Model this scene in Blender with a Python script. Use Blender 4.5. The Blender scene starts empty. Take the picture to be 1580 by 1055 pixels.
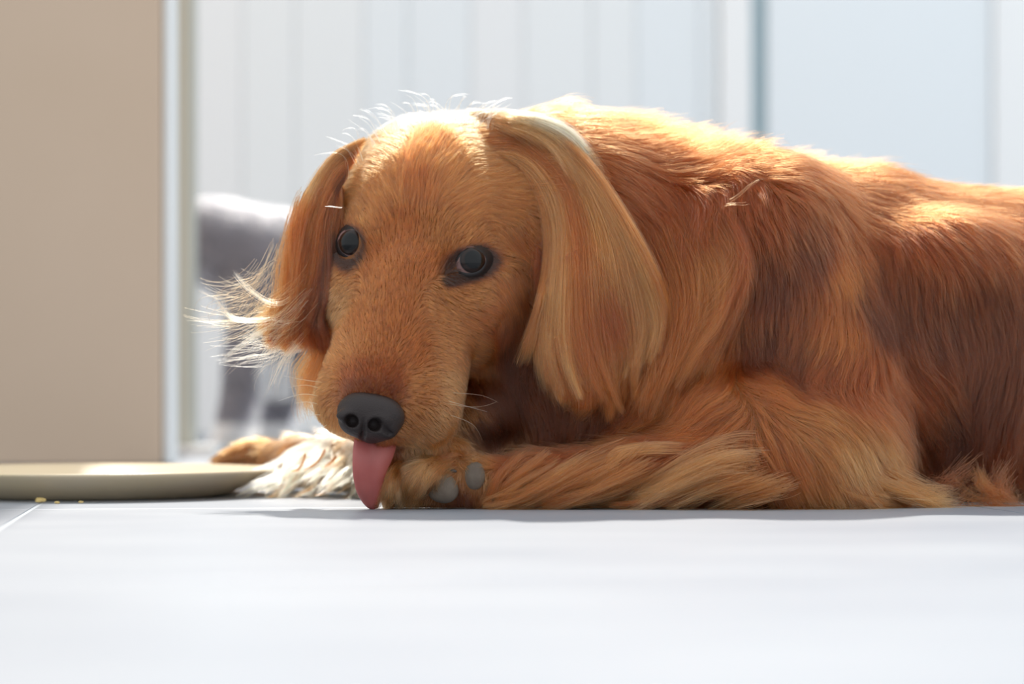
import bpy, bmesh, math, random
import numpy as np
from mathutils import Vector, Matrix, kdtree
import openvdb

rng = np.random.default_rng(7)
random.seed(7)
scene = bpy.context.scene
COL = scene.collection

# ------------------------------------------------------------------ camera, sky, sun, exposure
F = 3730.0            # focal length in pixels of the 1580 px wide frame (85 mm)
CAM_H = 0.07          # the camera stands almost on the floor
HORIZON = 613.0
Y0 = 1.55             # distance of the focus plane (the dog's eyes)
PX = Y0 / F           # one pixel at the focus plane, in metres

cam_data = bpy.data.cameras.new('camera')
cam = bpy.data.objects.new('camera', cam_data)
COL.objects.link(cam)
cam.location = (0, 0, CAM_H)
cam.rotation_euler = (math.radians(90), 0, 0)
cam_data.lens = F / 1580 * 36
cam_data.sensor_width = 36
cam_data.shift_y = (HORIZON - 527.5) / 1580
cam_data.clip_start = 0.02
cam_data.clip_end = 100
cam_data.dof.use_dof = True
cam_data.dof.focus_distance = Y0 - 0.045
cam_data.dof.aperture_fstop = 4.8
scene.camera = cam

world = bpy.data.worlds.new('world')
scene.world = world
world.use_nodes = True
bg = world.node_tree.nodes['Background']
bg.inputs[0].default_value = (0.90, 0.955, 1.0, 1)
bg.inputs[1].default_value = 1.25

sun_data = bpy.data.lights.new('sun', 'SUN')
sun_data.energy = 4.4
sun_data.color = (1.0, 0.95, 0.88)
sun_data.angle = math.radians(1.5)
sun = bpy.data.objects.new('sun', sun_data)
COL.objects.link(sun)
SUN_FROM = Vector((-0.04, 0.80, 1.00))       # behind the dog, high, straight over the yard
sun.rotation_euler = SUN_FROM.to_track_quat('Z', 'Y').to_euler()
sun.location = (-1, 3, 3)

scene.view_settings.view_transform = 'Standard'
scene.view_settings.look = 'None'
scene.view_settings.gamma = 1
scene.view_settings.use_curve_mapping = False
scene.view_settings.exposure = 0.0


# ------------------------------------------------------------------ helpers
def W(p):
    """(pixel x, pixel y, depth behind the focus plane in pixel units) -> metres, for arrays (...,3)."""
    p = np.asarray(p, float)
    Y = Y0 + p[..., 2] * PX
    return np.stack([(p[..., 0] - 790) / F * Y, Y, CAM_H + (HORIZON - p[..., 1]) / F * Y], -1)


def floor_y(d):
    return HORIZON + F * CAM_H / (Y0 + d * PX)


def at(px, py, Y):
    return ((px - 790) / F * Y, Y, CAM_H + (HORIZON - py) / F * Y)


def tag(o, label=None, cat=None, group=None, kind=None):
    if label: o['label'] = label
    if cat: o['category'] = cat
    if group: o['group'] = group
    if kind: o['kind'] = kind
    return o


def link(o, parent=None):
    COL.objects.link(o)
    if parent is not None:
        o.parent = parent
    return o


def mesh_obj(name, verts, faces, m, parent=None, smooth=True):
    me = bpy.data.meshes.new(name)
    me.from_pydata([tuple(v) for v in verts], [], [tuple(f) for f in faces])
    me.update()
    if smooth:
        me.polygons.foreach_set('use_smooth', [True] * len(me.polygons))
    me.materials.append(m)
    return link(bpy.data.objects.new(name, me), parent)


def bm_obj(name, bm, m, parent=None, smooth=False):
    me = bpy.data.meshes.new(name)
    bm.normal_update()
    bm.to_mesh(me); bm.free()
    if smooth:
        me.polygons.foreach_set('use_smooth', [True] * len(me.polygons))
    me.materials.append(m)
    return link(bpy.data.objects.new(name, me), parent)


def box_bm(x0, x1, y0, y1, z0, z1, bevel=0.0, seg=2):
    bm = bmesh.new()
    bmesh.ops.create_cube(bm, size=1)
    bmesh.ops.scale(bm, vec=(x1 - x0, y1 - y0, z1 - z0), verts=bm.verts)
    bmesh.ops.translate(bm, vec=((x0 + x1) / 2, (y0 + y1) / 2, (z0 + z1) / 2), verts=bm.verts)
    if bevel:
        bmesh.ops.bevel(bm, geom=list(bm.edges), offset=bevel, segments=seg, profile=0.5, affect='EDGES')
    return bm


def mat(name, color, rough=0.5, spec=0.5, noise=None, bump=None, sss=0.0, coat=0.0):
    """Principled material; noise=(scale, other colour, stretch xyz), bump=(scale, strength, distance)."""
    m = bpy.data.materials.new(name)
    m.use_nodes = True
    nt = m.node_tree
    b = nt.nodes['Principled BSDF']
    b.inputs['Base Color'].default_value = (*color, 1)
    b.inputs['Roughness'].default_value = rough
    b.inputs['Specular IOR Level'].default_value = spec
    b.inputs['Coat Weight'].default_value = coat
    if sss:
        b.inputs['Subsurface Weight'].default_value = sss
        b.inputs['Subsurface Radius'].default_value = (0.006, 0.002, 0.0015)
        b.inputs['Subsurface Scale'].default_value = 1.0
    tc = nt.nodes.new('ShaderNodeTexCoord')
    if noise:
        mp = nt.nodes.new('ShaderNodeMapping')
        mp.inputs['Scale'].default_value = noise[2] if len(noise) > 2 else (1, 1, 1)
        nt.links.new(tc.outputs['Object'], mp.inputs[0])
        n = nt.nodes.new('ShaderNodeTexNoise')
        n.inputs['Scale'].default_value = noise[0]
        n.inputs['Detail'].default_value = 5
        nt.links.new(mp.outputs[0], n.inputs['Vector'])
        r = nt.nodes.new('ShaderNodeValToRGB')
        r.color_ramp.elements[0].position = 0.3
        r.color_ramp.elements[1].position = 0.7
        r.color_ramp.elements[0].color = (*color, 1)
        r.color_ramp.elements[1].color = (*noise[1], 1)
        nt.links.new(n.outputs['Fac'], r.inputs[0])
        nt.links.new(r.outputs[0], b.inputs['Base Color'])
    if bump:
        n2 = nt.nodes.new('ShaderNodeTexVoronoi' if len(bump) > 3 else 'ShaderNodeTexNoise')
        n2.inputs['Scale'].default_value = bump[0]
        nt.links.new(tc.outputs['Object'], n2.inputs['Vector'])
        bp = nt.nodes.new('ShaderNodeBump')
        bp.inputs['Strength'].default_value = bump[1]
        bp.inputs['Distance'].default_value = bump[2]
        nt.links.new(n2.outputs[0], bp.inputs['Height'])
        nt.links.new(bp.outputs[0], b.inputs['Normal'])
    return m


# ------------------------------------------------------------------ materials
M = {}
M['tile'] = mat('floor_tile', (0.26, 0.285, 0.33), 0.45, 0.5, (5, (0.34, 0.365, 0.40), (1, 2.2, 1)), (60, 0.25, 0.001))
M['grout'] = mat('grout', (0.62, 0.64, 0.66), 0.8, 0.2)
M['beige'] = mat('beige_wall', (0.56, 0.42, 0.305), 0.7, 0.3, (3.0, (0.60, 0.455, 0.34)))
M['white_trim'] = mat('white_trim', (0.80, 0.81, 0.80), 0.45, 0.4)
M['olive_trim'] = mat('grey_green_trim', (0.47, 0.475, 0.42), 0.6, 0.3)
M['panel'] = mat('pale_panel', (0.89, 0.925, 0.94), 0.6, 0.3)
M['panel_b'] = mat('pale_panel_blue', (0.87, 0.92, 0.95), 0.6, 0.3)
M['panel_c'] = mat('pale_panel_warm', (0.90, 0.925, 0.94), 0.6, 0.3)
M['teal'] = mat('teal_gap', (0.36, 0.47, 0.51), 0.6, 0.3)
M['post'] = mat('white_post', (0.95, 0.96, 0.96), 0.4, 0.4)
M['cream'] = mat('cream_ceramic', (0.86, 0.69, 0.44), 0.25, 0.5, (14, (0.85, 0.70, 0.50)))
M['crumb'] = mat('crumb', (0.75, 0.55, 0.22), 0.7, 0.3)
M['skin'] = mat('dog_skin', (0.20, 0.085, 0.035), 0.8, 0.1)
M['nose'] = mat('nose_leather', (0.030, 0.0215, 0.020), 0.5, 0.3, None, (1100, 0.5, 0.0004, 'v'))
M['tongue'] = mat('tongue', (0.40, 0.10, 0.09), 0.42, 0.4, (70, (0.45, 0.125, 0.11)), (1500, 0.25, 0.0003), sss=0.25)
M['pad'] = mat('paw_pad', (0.125, 0.095, 0.075), 0.8, 0.2, (150, (0.17, 0.135, 0.105)), (1400, 0.5, 0.0005))
M['lid'] = mat('eyelid', (0.013, 0.010, 0.010), 0.5, 0.35, None, (900, 0.3, 0.0004))
M['claw'] = mat('claw', (0.06, 0.045, 0.04), 0.35, 0.5)
M['mouth'] = mat('mouth', (0.10, 0.03, 0.028), 0.5, 0.4)
M['cat'] = mat('cat_fur', (0.14, 0.135, 0.155), 0.9, 0.1, (26, (0.22, 0.21, 0.235)), (240, 0.8, 0.003))
M['cat_white'] = mat('cat_white_fur', (0.80, 0.79, 0.78), 0.9, 0.1, None, (240, 0.8, 0.003))


def eye_mat(name, k=1.0):
    m = bpy.data.materials.new(name); m.use_nodes = True
    nt = m.node_tree; b = nt.nodes['Principled BSDF']
    tc = nt.nodes.new('ShaderNodeTexCoord')
    sp = nt.nodes.new('ShaderNodeSeparateXYZ')
    nt.links.new(tc.outputs['Object'], sp.inputs[0])
    r = nt.nodes.new('ShaderNodeValToRGB')      # object z: 1 at the pupil
    cr = r.color_ramp
    cr.interpolation = 'LINEAR'
    cr.elements[0].position = 0.0; cr.elements[0].color = (0.30, 0.17, 0.15, 1)
    cr.elements[1].position = 1.0; cr.elements[1].color = (0.003, 0.003, 0.003, 1)
    for pos, c in ((0.60, (0.26, 0.16, 0.15)), (0.74, (0.20, 0.12, 0.11)), (0.79, (0.004, 0.003, 0.003)), (0.86, (0.020, 0.009, 0.006)), (0.93, (0.012, 0.006, 0.004)), (0.95, (0.002, 0.002, 0.002))):
        e = cr.elements.new(pos); e.color = (*c, 1)
    nt.links.new(sp.outputs['Z'], r.inputs[0])
    nt.links.new(r.outputs[0], b.inputs['Base Color'])
    b.inputs['Roughness'].default_value = 0.3
    b.inputs['Specular IOR Level'].default_value = 0.1
    b.inputs['Coat Weight'].default_value = 0.4
    b.inputs['Coat Roughness'].default_value = 0.04
    return m


def fur_mat():
    m = bpy.data.materials.new('fur'); m.use_nodes = True
    nt = m.node_tree
    nt.nodes.remove(nt.nodes['Principled BSDF'])
    h = nt.nodes.new('ShaderNodeBsdfHairPrincipled')
    h.model = 'CHIANG'
    h.parametrization = 'COLOR'
    a = nt.nodes.new('ShaderNodeAttribute'); a.attribute_name = 'tint'
    inf = nt.nodes.new('ShaderNodeHairInfo')
    ramp = nt.nodes.new('ShaderNodeMapRange')
    ramp.inputs['To Min'].default_value = 0.80
    ramp.inputs['To Max'].default_value = 1.12
    nt.links.new(inf.outputs['Intercept'], ramp.inputs['Value'])
    mul = nt.nodes.new('ShaderNodeVectorMath'); mul.operation = 'SCALE'
    nt.links.new(a.outputs['Color'], mul.inputs[0])
    nt.links.new(ramp.outputs[0], mul.inputs['Scale'])
    nt.links.new(mul.outputs[0], h.inputs['Color'])
    h.inputs['Roughness'].default_value = 0.32
    h.inputs['Radial Roughness'].default_value = 0.45
    h.inputs['Random Roughness'].default_value = 0.2
    nt.links.new(h.outputs[0], nt.nodes['Material Output'].inputs['Surface'])
    return m


M['fur'] = fur_mat()
M['eye'] = eye_mat('dog_eye')

# ------------------------------------------------------------------ the setting
# floor: big stone tiles with pale joints
fb = box_bm(-3.5, 3.5, 0.05, 7.0, -0.05, -0.0006)
floor = bm_obj('floor', fb, M['grout'])
tag(floor, 'pale blue grey stone tile floor, sunlit', kind='structure')
TILE = 0.60
JX, JY = -0.1145, 1.538           # a joint corner: one joint runs across just in front of the paws
TA = math.radians(7)              # the tile grid is turned a little
tile_me = None
for i in range(-6, 7):
    for j in range(-3, 10):
        x0, y0 = JX + i * TILE, JY + j * TILE
        if x0 + TILE < -3.4 or x0 > 3.4 or y0 + TILE < 0.1 or y0 > 6.9:
            continue
        if tile_me is None:
            t = bm_obj('tile', box_bm(0.0015, TILE - 0.0015, 0.0015, TILE - 0.0015, -0.012, 0.0, 0.0005, 2), M['tile'], floor)
            tile_me = t.data
        else:
            t = link(bpy.data.objects.new('tile', tile_me), floor)
        t.location = (x0 * math.cos(TA) - y0 * math.sin(TA), x0 * math.sin(TA) + y0 * math.cos(TA), 0)
        t.rotation_euler = (0, 0, TA)

# left: beige wall end, white trim and a grey-green door jamb behind it
YP = 2.50
xe = at(247, 0, YP)[0]
tag(bm_obj('wall_left', box_bm(xe - 2.2, xe, YP, YP + 0.04, 0.0, 2.6, 0.003), M['beige']), 'smooth beige wall at the doorway', kind='structure')
tag(bm_obj('trim_1', box_bm(xe + 0.0005, at(269, 0, YP + 0.03)[0], YP + 0.012, YP + 0.06, 0.0, 2.6, 0.003), M['white_trim']), 'white door trim', kind='structure')
xj = at(297, 0, 2.95)[0]
tag(bm_obj('trim_2', box_bm(at(262, 0, 2.95)[0], xj, 2.95, 3.0, 0.012, 2.6, 0.004), M['olive_trim']), 'grey-green door jamb', kind='structure')
tag(bm_obj('trim_3', box_bm(at(240, 0, 2.95)[0] - .3, at(335, 0, 2.95)[0], 2.93, 3.04, 0.0, 0.012, 0.003), M['white_trim']), 'white threshold strip', kind='structure')

# back: pale vertical panels, posts and a sliding panel
YB = 4.6
wb = box_bm(-3.0, 3.0, YB + 0.03, YB + 0.09, 0, 1.55)
back = bm_obj('wall_back', wb, M['panel'])
tag(back, 'pale bluish white wall of upright panels', kind='structure')
pw = at(350, 0, YB)[0] - at(300, 0, YB)[0]
x = at(250, 0, YB)[0] - pw * 22
k = 0
pw *= 1.7
xr = at(1108, 0, YB)[0]
while x < xr - 0.002:
    x1 = min(x + pw * (0.8, 1.15, 0.95, 1.25)[k % 4], xr)
    dy = (0.0, 0.0015, 0.0005, 0.002)[(k * 3) % 4]
    bm_obj('panel', box_bm(x + 0.0006, x1 - 0.0006, YB + dy, YB + 0.03, 0.0, 1.53, 0.002), M[('panel', 'panel_c', 'panel_b', 'panel', 'panel_b')[(k * 2) % 5]], back)
    x = x1; k += 1
tag(bm_obj('trim_4', box_bm(xr + .002, at(1158, 0, YB)[0], YB - 0.03, YB + 0.03, 0, 1.56, 0.006), M['post']), 'white upright post between the panels', kind='structure')
tag(bm_obj('trim_5', box_bm(at(1160, 0, YB)[0], at(1181, 0, YB)[0], YB - 0.005, YB + 0.03, 0, 1.55, 0.002), M['teal']), 'grey-teal strip recessed in the gap beside the post', kind='structure')
xa, xb = at(1182, 0, YB)[0], at(1528, 0, YB)[0]
tag(bm_obj('door_1', box_bm(xa, xb, YB - 0.015, YB + 0.03, 0.01, 1.54, 0.003), M['panel_b']), 'pale blue sliding panel', kind='structure')
tag(bm_obj('trim_6', box_bm(xb + .002, at(1600, 0, YB)[0], YB - 0.03, YB + 0.03, 0, 1.56, 0.006), M['post']), 'white upright post at the edge of the sliding panel', kind='structure')
tag(bm_obj('door_2', box_bm(at(1604, 0, YB)[0], 2.9, YB - 0.01, YB + 0.03, 0.01, 1.54, 0.003), M['panel_b']), 'second pale blue panel past the post', kind='structure')


# ------------------------------------------------------------------ implicit modelling
class Field:
    """Signed distances on a grid in (pixel, pixel, depth) space, joined smoothly."""
    def __init__(s, lo, hi, vox):
        s.lo = np.array(lo, float); s.v = vox
        s.n = [int((h - l) / vox) + 1 for l, h in zip(lo, hi)]
        s.g = np.full(s.n, 60.0, np.float32)

    def _win(s, lo, hi, pad):
        i0 = [max(0, int((l - pad - o) / s.v)) for l, o in zip(lo, s.lo)]
        i1 = [min(n, int((h + pad - o) / s.v) + 2) for h, o, n in zip(hi, s.lo, s.n)]
        sl = tuple(slice(a, b) for a, b in zip(i0, i1))
        ax = [(np.arange(a, b) * s.v + o).astype(np.float32) for a, b, o in zip(i0, i1, s.lo)]
        return sl, ax

    def _put(s, sl, d, k, sub=False):
        g = s.g[sl]
        if sub:
            d = -d
            h = np.clip(0.5 - 0.5 * (g - d) / k, 0, 1)
            s.g[sl] = g * (1 - h) + d * h + k * h * (1 - h)
        else:
            h = np.clip(0.5 + 0.5 * (g - d) / k, 0, 1)
            s.g[sl] = g * (1 - h) + d * h - k * h * (1 - h)

    def cap(s, a, ra, b, rb, k=25, sub=False, pad=60):
        a = np.array(a, np.float32); b = np.array(b, np.float32)
        r = max(ra, rb)
        sl, ax = s._win(np.minimum(a, b) - r, np.maximum(a, b) + r, pad)
        X, Y, Z = np.meshgrid(*ax, indexing='ij', sparse=True)
        ab = b - a; L = float(ab @ ab)
        t = np.clip(((X - a[0]) * ab[0] + (Y - a[1]) * ab[1] + (Z - a[2]) * ab[2]) / L, 0, 1)
        d = np.sqrt((X - a[0] - t * ab[0]) ** 2 + (Y - a[1] - t * ab[1]) ** 2 + (Z - a[2] - t * ab[2]) ** 2) - (ra + t * (rb - ra))
        s._put(sl, d, k, sub)

    def ell(s, c, r, B=None, k=25, sub=False, pad=60):
        """B: rows are the ellipsoid's own axes."""
        c = np.array(c, np.float32); r = np.array(r, np.float32)
        m = float(r.max())
        sl, ax = s._win(c - m, c + m, pad)
        X, Y, Z = np.meshgrid(*[a - cc for a, cc in zip(ax, c)], indexing='ij', sparse=True)
        if B is None:
            B = np.eye(3)
        q = [X * B[i][0] + Y * B[i][1] + Z * B[i][2] for i in range(3)]
        k0 = np.sqrt(sum((q[i] / r[i]) ** 2 for i in range(3)))
        k1 = np.sqrt(sum((q[i] / r[i] ** 2) ** 2 for i in range(3))) + 1e-6
        s._put(sl, k0 * (k0 - 1) / k1, k, sub)

    def clip_floor(s, h=1.5):
        d = np.arange(s.n[2]) * s.v + s.lo[2]
        y = np.arange(s.n[1]) * s.v + s.lo[1]
        s.g = np.maximum(s.g, (y[:, None] - (floor_y(d)[None, :] - h))[None].astype(np.float32))

    def polys(s):
        gr = openvdb.FloatGrid(60.0)
        gr.copyFromArray(s.g)
        pts, tris, quads = gr.convertToPolygons(isovalue=0.0, adaptivity=0.0)
        return pts * s.v + s.lo, np.concatenate([tris, quads[:, :3], quads[:, [0, 2, 3]]]) if len(tris) else quads

    def grad(s):
        gx, gy, gz = np.gradient(s.g)
        G = np.stack([gx, gy, gz], -1)
        G /= np.linalg.norm(G, axis=-1, keepdims=True) + 1e-6
        s.G = G.astype(np.float32)

    def sample(s, p):
        q = (p - s.lo) / s.v
        q = np.clip(q, 0, np.array(s.n) - 1.001)
        i = q.astype(np.int32); f = (q - i).astype(np.float32)
        g = s.g; out = 0
        for a in (0, 1):
            wa = f[..., 0] if a else 1 - f[..., 0]
            for b in (0, 1):
                wb_ = f[..., 1] if b else 1 - f[..., 1]
                for c in (0, 1):
                    wc = f[..., 2] if c else 1 - f[..., 2]
                    out = out + wa * wb_ * wc * g[i[..., 0] + a, i[..., 1] + b, i[..., 2] + c]
        return out

    def normal(s, p):
        q = np.clip(np.rint((p - s.lo) / s.v), 0, np.array(s.n) - 1).astype(np.int32)
        return s.G[q[..., 0], q[..., 1], q[..., 2]]

    def front(s, x, y):
        """Depth of the surface facing the camera at pixel (x, y)."""
        i = int(np.clip(round((x - s.lo[0]) / s.v), 0, s.n[0] - 1)); j = int(np.clip(round((y - s.lo[1]) / s.v), 0, s.n[1] - 1))
        col = s.g[i, j]
        hit = np.nonzero(col < 0)[0]
        if len(hit) == 0:
            return s.lo[2] + s.v * float(np.argmin(col))
        k_ = hit[0]
        if k_ == 0: return s.lo[2]
        a, b = col[k_ - 1], col[k_]
        return s.lo[2] + s.v * (k_ - 1 + a / (a - b))


def rot2(deg):
    c, s_ = math.cos(math.radians(deg)), math.sin(math.radians(deg))
    return np.array([[c, s_, 0], [-s_, c, 0], [0, 0, 1.0]])


# head frame: a = towards the dog's left, b = up off the muzzle, c = along the muzzle
sv = np.array([.968, .143, -.185]); sv /= np.linalg.norm(sv)
fv = np.array([-.22, .836, -.50]); fv -= sv * (fv @ sv); fv /= np.linalg.norm(fv)
uv = np.cross(fv, sv); uv /= np.linalg.norm(uv)
if uv[2] > 0: uv = -uv
E0 = np.array([631.5, 391.5, -40.0])
HB = np.array([sv, uv, fv])


def H(a, b, c):
    return E0 + a * sv + b * uv + c * fv


B = Field((285, 120, -235), (2340, 800, 870), 5.5)
# trunk, out to the haunch
B.cap((1120, 480, 190), 205, (1600, 530, 330), 215, 60)
B.cap((1150, 580, 200), 190, (1650, 590, 330), 195, 60)
B.cap((1600, 530, 330), 215, (2020, 540, 420), 212, 60)
B.cap((1150, 418, 240), 162, (1320, 438, 270), 163, 40)
B.cap((1320, 438, 270), 163, (1490, 474, 300), 168, 40)
B.ell((1195, 352, 80), (72, 70, 75), None, 34)               # shoulder blade, bulged so its top catches sun
B.ell((1480, 412, 124), (110, 74, 76), None, 50)              # bulge added to the flank to catch a patch of sun
B.ell((2010, 610, 330), (190, 190, 150), None, 60)
B.cap((1880, 742, 190), 34, (2080, 735, 250), 42, 40)
B.cap((2150, 640, 480), 70, (2290, 735, 420), 40, 40)
# chest, neck
B.ell((1010, 570, 110), (150, 200, 120), None, 60)
B.cap((669, 341, 130), 118, (850, 335, 175), 150, 50)
B.cap((850, 335, 175), 150, (1060, 405, 190), 166, 50)
B.cap((810, 480, 150), 105, (960, 600, 140), 120, 50)
B.cap((735, 520, 120), 80, (880, 640, 120), 92, 40)
# near shoulder, upper arm, elbow and forearm lying on the floor
B.cap((1180, 370, 100), 130, (1290, 640, 40), 100, 45)
B.ell((1225, 700, -5), (185, 108, 95), rot2(20), 40)
B.cap((1240, 718, -25), 60, (830, 737, -50), 36, 30)
B.cap((830, 737, -50), 34, (735, 742, -62), 32, 20)
# near paw, folded so its pads face out
B.ell((700, 742, -66), (52, 36, 34), rot2(-12), 14)
B.ell((650, 737, -94), (31, 27, 26), rot2(-32), 5)
B.ell((605, 751, -82), (18, 28, 24), rot2(10), 5)
B.ell((735, 745, -74), (18, 34, 20), rot2(22), 8)
B.ell((668, 762, -70), (34, 18, 22), None, 8)
B.cap((598, 728, -50), 14, (660, 712, -45), 16, 8)  # from here down: filler lumps added to close light leaks
B.ell((742, 640, 75), (60, 55, 60), None, 20)
B.cap((602, 771, -66), 14, (740, 771, -64), 15, 8)
B.ell((655, 694, -30), (70, 22, 45), None, 12)
# far foreleg reaching left behind the head
B.cap((920, 620, 250), 90, (600, 715, 330), 46, 40)
B.cap((600, 715, 330), 46, (474, 712, 560), 34, 30)
B.cap((474, 712, 560), 34, (430, 711, 730), 30, 20)
B.ell((395, 708, 785), (50, 29, 40), rot2(-4), 20)
for tx, td in ((-30, -16), (-36, 6), (-30, 26)):
    B.ell((385 + tx, 717, 787 + td), (23, 19, 14), None, 8)
# head
B.ell(H(0, -122, -138), (158, 138, 170), HB, 30)
B.ell(H(0, -56, -100), (112, 76, 110), HB, 40)
for sg in (-1, 1):
    B.ell(H(sg * 60, -34, -42), (38, 36, 44), HB, 24)          # brow
    B.ell(H(sg * 92, -115, 5), (72, 78, 95), HB, 40)            # cheek
    B.ell(H(sg * 62, -70, 45), (52, 44, 60), HB, 26)            # under the eye
    B.cap(H(sg * 44 + 6, -92, 110), 60, H(sg * 60 + 8, -88, 222), 53, 22)   # flews
B.cap(H(0, -62, 10), 74, H(0, -60, 235), 66, 28)
B.cap(H(0, -26, 30), 38, H(0, -24, 245), 36, 20)
B.cap(H(0, -165, 20), 60, H(4, -150, 190), 34, 22)
B.cap(H(0, -120, 262), 10, H(0, -60, 292), 8, 14, sub=True)
B.clip_floor()
B.grad()

# ears are flaps of their own
EL = Field((780, 160, -150), (1080, 700, 180), 5.0)
EL.ell((832, 285, B.front(832, 285) + 22), (32, 70, 20), rot2(-28), 24)
EL.ell((872, 385, B.front(872, 385) + 8), (50, 100, 15), rot2(-16), 24)
EL.ell((908, 480, -34), (62, 100, 14), rot2(-4), 20)
EL.ell((888, 560, -50), (36, 52, 12), rot2(8), 20)
EL.grad()
ER = Field((400, 190, -40), (580, 620, 180), 5.0)
ER.ell((508, 330, 70), (20, 55, 16), rot2(14), 18)
ER.ell((488, 380, 52), (34, 92, 17), rot2(10), 18)
ER.ell((466, 470, 52), (33, 56, 14), rot2(22), 18)
ER.grad()

dog = link(bpy.data.objects.new('dog', None))
dog.empty_display_size = 0.1
tag(dog, 'red golden long-haired retriever dog lying on the floor licking its front paw', 'dog')


def field_mesh(name, fld, m, parent, w=W):
    P, T = fld.polys()
    o = mesh_obj(name, w(P), T[:, ::-1], m, parent)
    return o, P, (np.concatenate([T[:, :3], T[:, [0, 2, 3]]]) if T.shape[1] == 4 else T)


body, BP, BT = field_mesh('body', B, M['skin'], dog)
ear_l, ELP, ELT = field_mesh('ear', EL, M['skin'], dog)
ear_r, ERP, ERT = field_mesh('ear', ER, M['skin'], dog)
ear_l['label'] = 'long ear hanging over the neck'
ear_r['label'] = 'ear with hair blown outwards'

# ------------------------------------------------------------------ eyes
def ortho(n, upv):
    n = np.array(n, float); n /= np.linalg.norm(n)
    e1 = np.cross(upv, n); e1 /= np.linalg.norm(e1)
    e2 = np.cross(n, e1)
    return n, e1, e2


EYES = []


def eye(cx, cy, R, n, gaze, w, h, ang, dep):
    n, e1, e2 = ortho(n, np.array([0, -1, 0.0]))     # e2 points up in the picture
    c = np.array([cx, cy, dep + R * 0.80])
    g = np.array(gaze, float); g /= np.linalg.norm(g)
    # eyeball: unit sphere, object z = gaze, with a slight corneal bulge
    bm = bmesh.new()
    bmesh.ops.create_uvsphere(bm, u_segments=40, v_segments=28, radius=1)
    for v in bm.verts:
        if v.co.z > 0.70:
            v.co *= 1 + 0.06 * (v.co.z - 0.70) / 0.3
    o = bm_obj('eye', bm, M['eye'], dog, True)
    cw = W(c); gw = Vector((g[0], g[2], -g[1]))
    o.matrix_local = Matrix.Translation(cw) @ gw.to_track_quat('Z', 'Y').to_matrix().to_4x4() @ Matrix.Scale(R * PX * (cw[1] / Y0), 4)
    # lids: a ring around an almond opening
    NT = 56
    qs = (0.90, 0.97, 1.05, 1.20, 1.50, 1.80)
    ks = (0.98, 1.01, 1.035, 1.05, 1.03, 0.95)
    V = []
    ca, sa = math.cos(math.radians(ang)), math.sin(math.radians(ang))
    for q, kk in zip(qs, ks):
        for i in range(NT):
            t = 2 * math.pi * i / NT
            x = q * w * math.cos(t); y = q * h * math.sin(t) * (1 - 0.30 * abs(math.cos(t)) ** 3)
            # tear duct corner reaches down towards the nose
            x, y = x * ca - y * sa, x * sa + y * ca
            rr = R * kk
            z = math.sqrt(max(rr * rr - x * x - y * y, 0.0)) if x * x + y * y < rr * rr * 0.8 else rr * 0.447 - (math.hypot(x, y) - rr * 0.894) * 1.2
            V.append(W(c + e1 * x + e2 * y + n * z))
    Fc = [(a * NT + i, a * NT + (i + 1) % NT, (a + 1) * NT + (i + 1) % NT, (a + 1) * NT + i) for a in range(len(qs) - 1) for i in range(NT)]
    l = mesh_obj('eyelid', V, Fc, M['lid'], dog)
    EYES.append((cx + n[0] * R * 0.9, cy, w, h, ang))
    return o


# (image-left eye is the dog's right one)
eye(549, 378, 30, (-.30, -.03, -.95), (-.28, -.12, -.95), 18.5, 20, 8, B.front(540, 378) - 9)
eye(723, 406, 31, (.16, -.03, -.98), (.27, -.14, -.95), 26, 17, 18, B.front(725, 406) - 9)

# ------------------------------------------------------------------ nose
N = Field((495, 575, -240), (650, 710, -70), 1.8)
NC = H(0, -25, 280)
N.ell(NC, (53, 40, 34), HB, 10)
N.ell(H(0, -46, 282), (42, 30, 30), HB, 10)
N.ell(H(-24, -28, 298), (22, 22, 17), HB, 9)
N.ell(H(24, -28, 298), (22, 22, 17), HB, 9)
N.cap(H(0, -62, 288), 17, H(0, -82, 270), 13, 10)
for nx, ny, sg in ((541, 650, -1), (580, 656, 1)):
    nd = N.front(nx, ny)
    N.ell((nx + sg * 3, ny - 9, nd + 4), (19, 10, 10), None, 8)           # wing above the nostril
for nx, ny, sg in ((541, 651, -1), (580, 657, 1)):
    nd = N.front(nx, ny)
    N.cap((nx, ny, nd - 6), 13, (nx - sg * 3, ny - 2, nd + 15), 9, 4, sub=True)
    N.cap((nx + sg * 9, ny + 5, nd - 2), 9, (nx + sg * 22, ny + 12, nd + 13), 4, 4, sub=True)
N.cap((561, 648, N.front(561, 648) - 2), 2.5, (560, 668, N.front(560, 668) + 0.5), 3.2, 4, sub=True)
N.cap((560, 668, N.front(560, 668) + 0.5), 3.2, (559, 686, N.front(560, 684) + 1), 3.5, 4, sub=True)
NP_, NT_ = N.polys()
nose = mesh_obj('nose', W(NP_), NT_[:, ::-1], M['nose'], dog)
N.grad()

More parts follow.
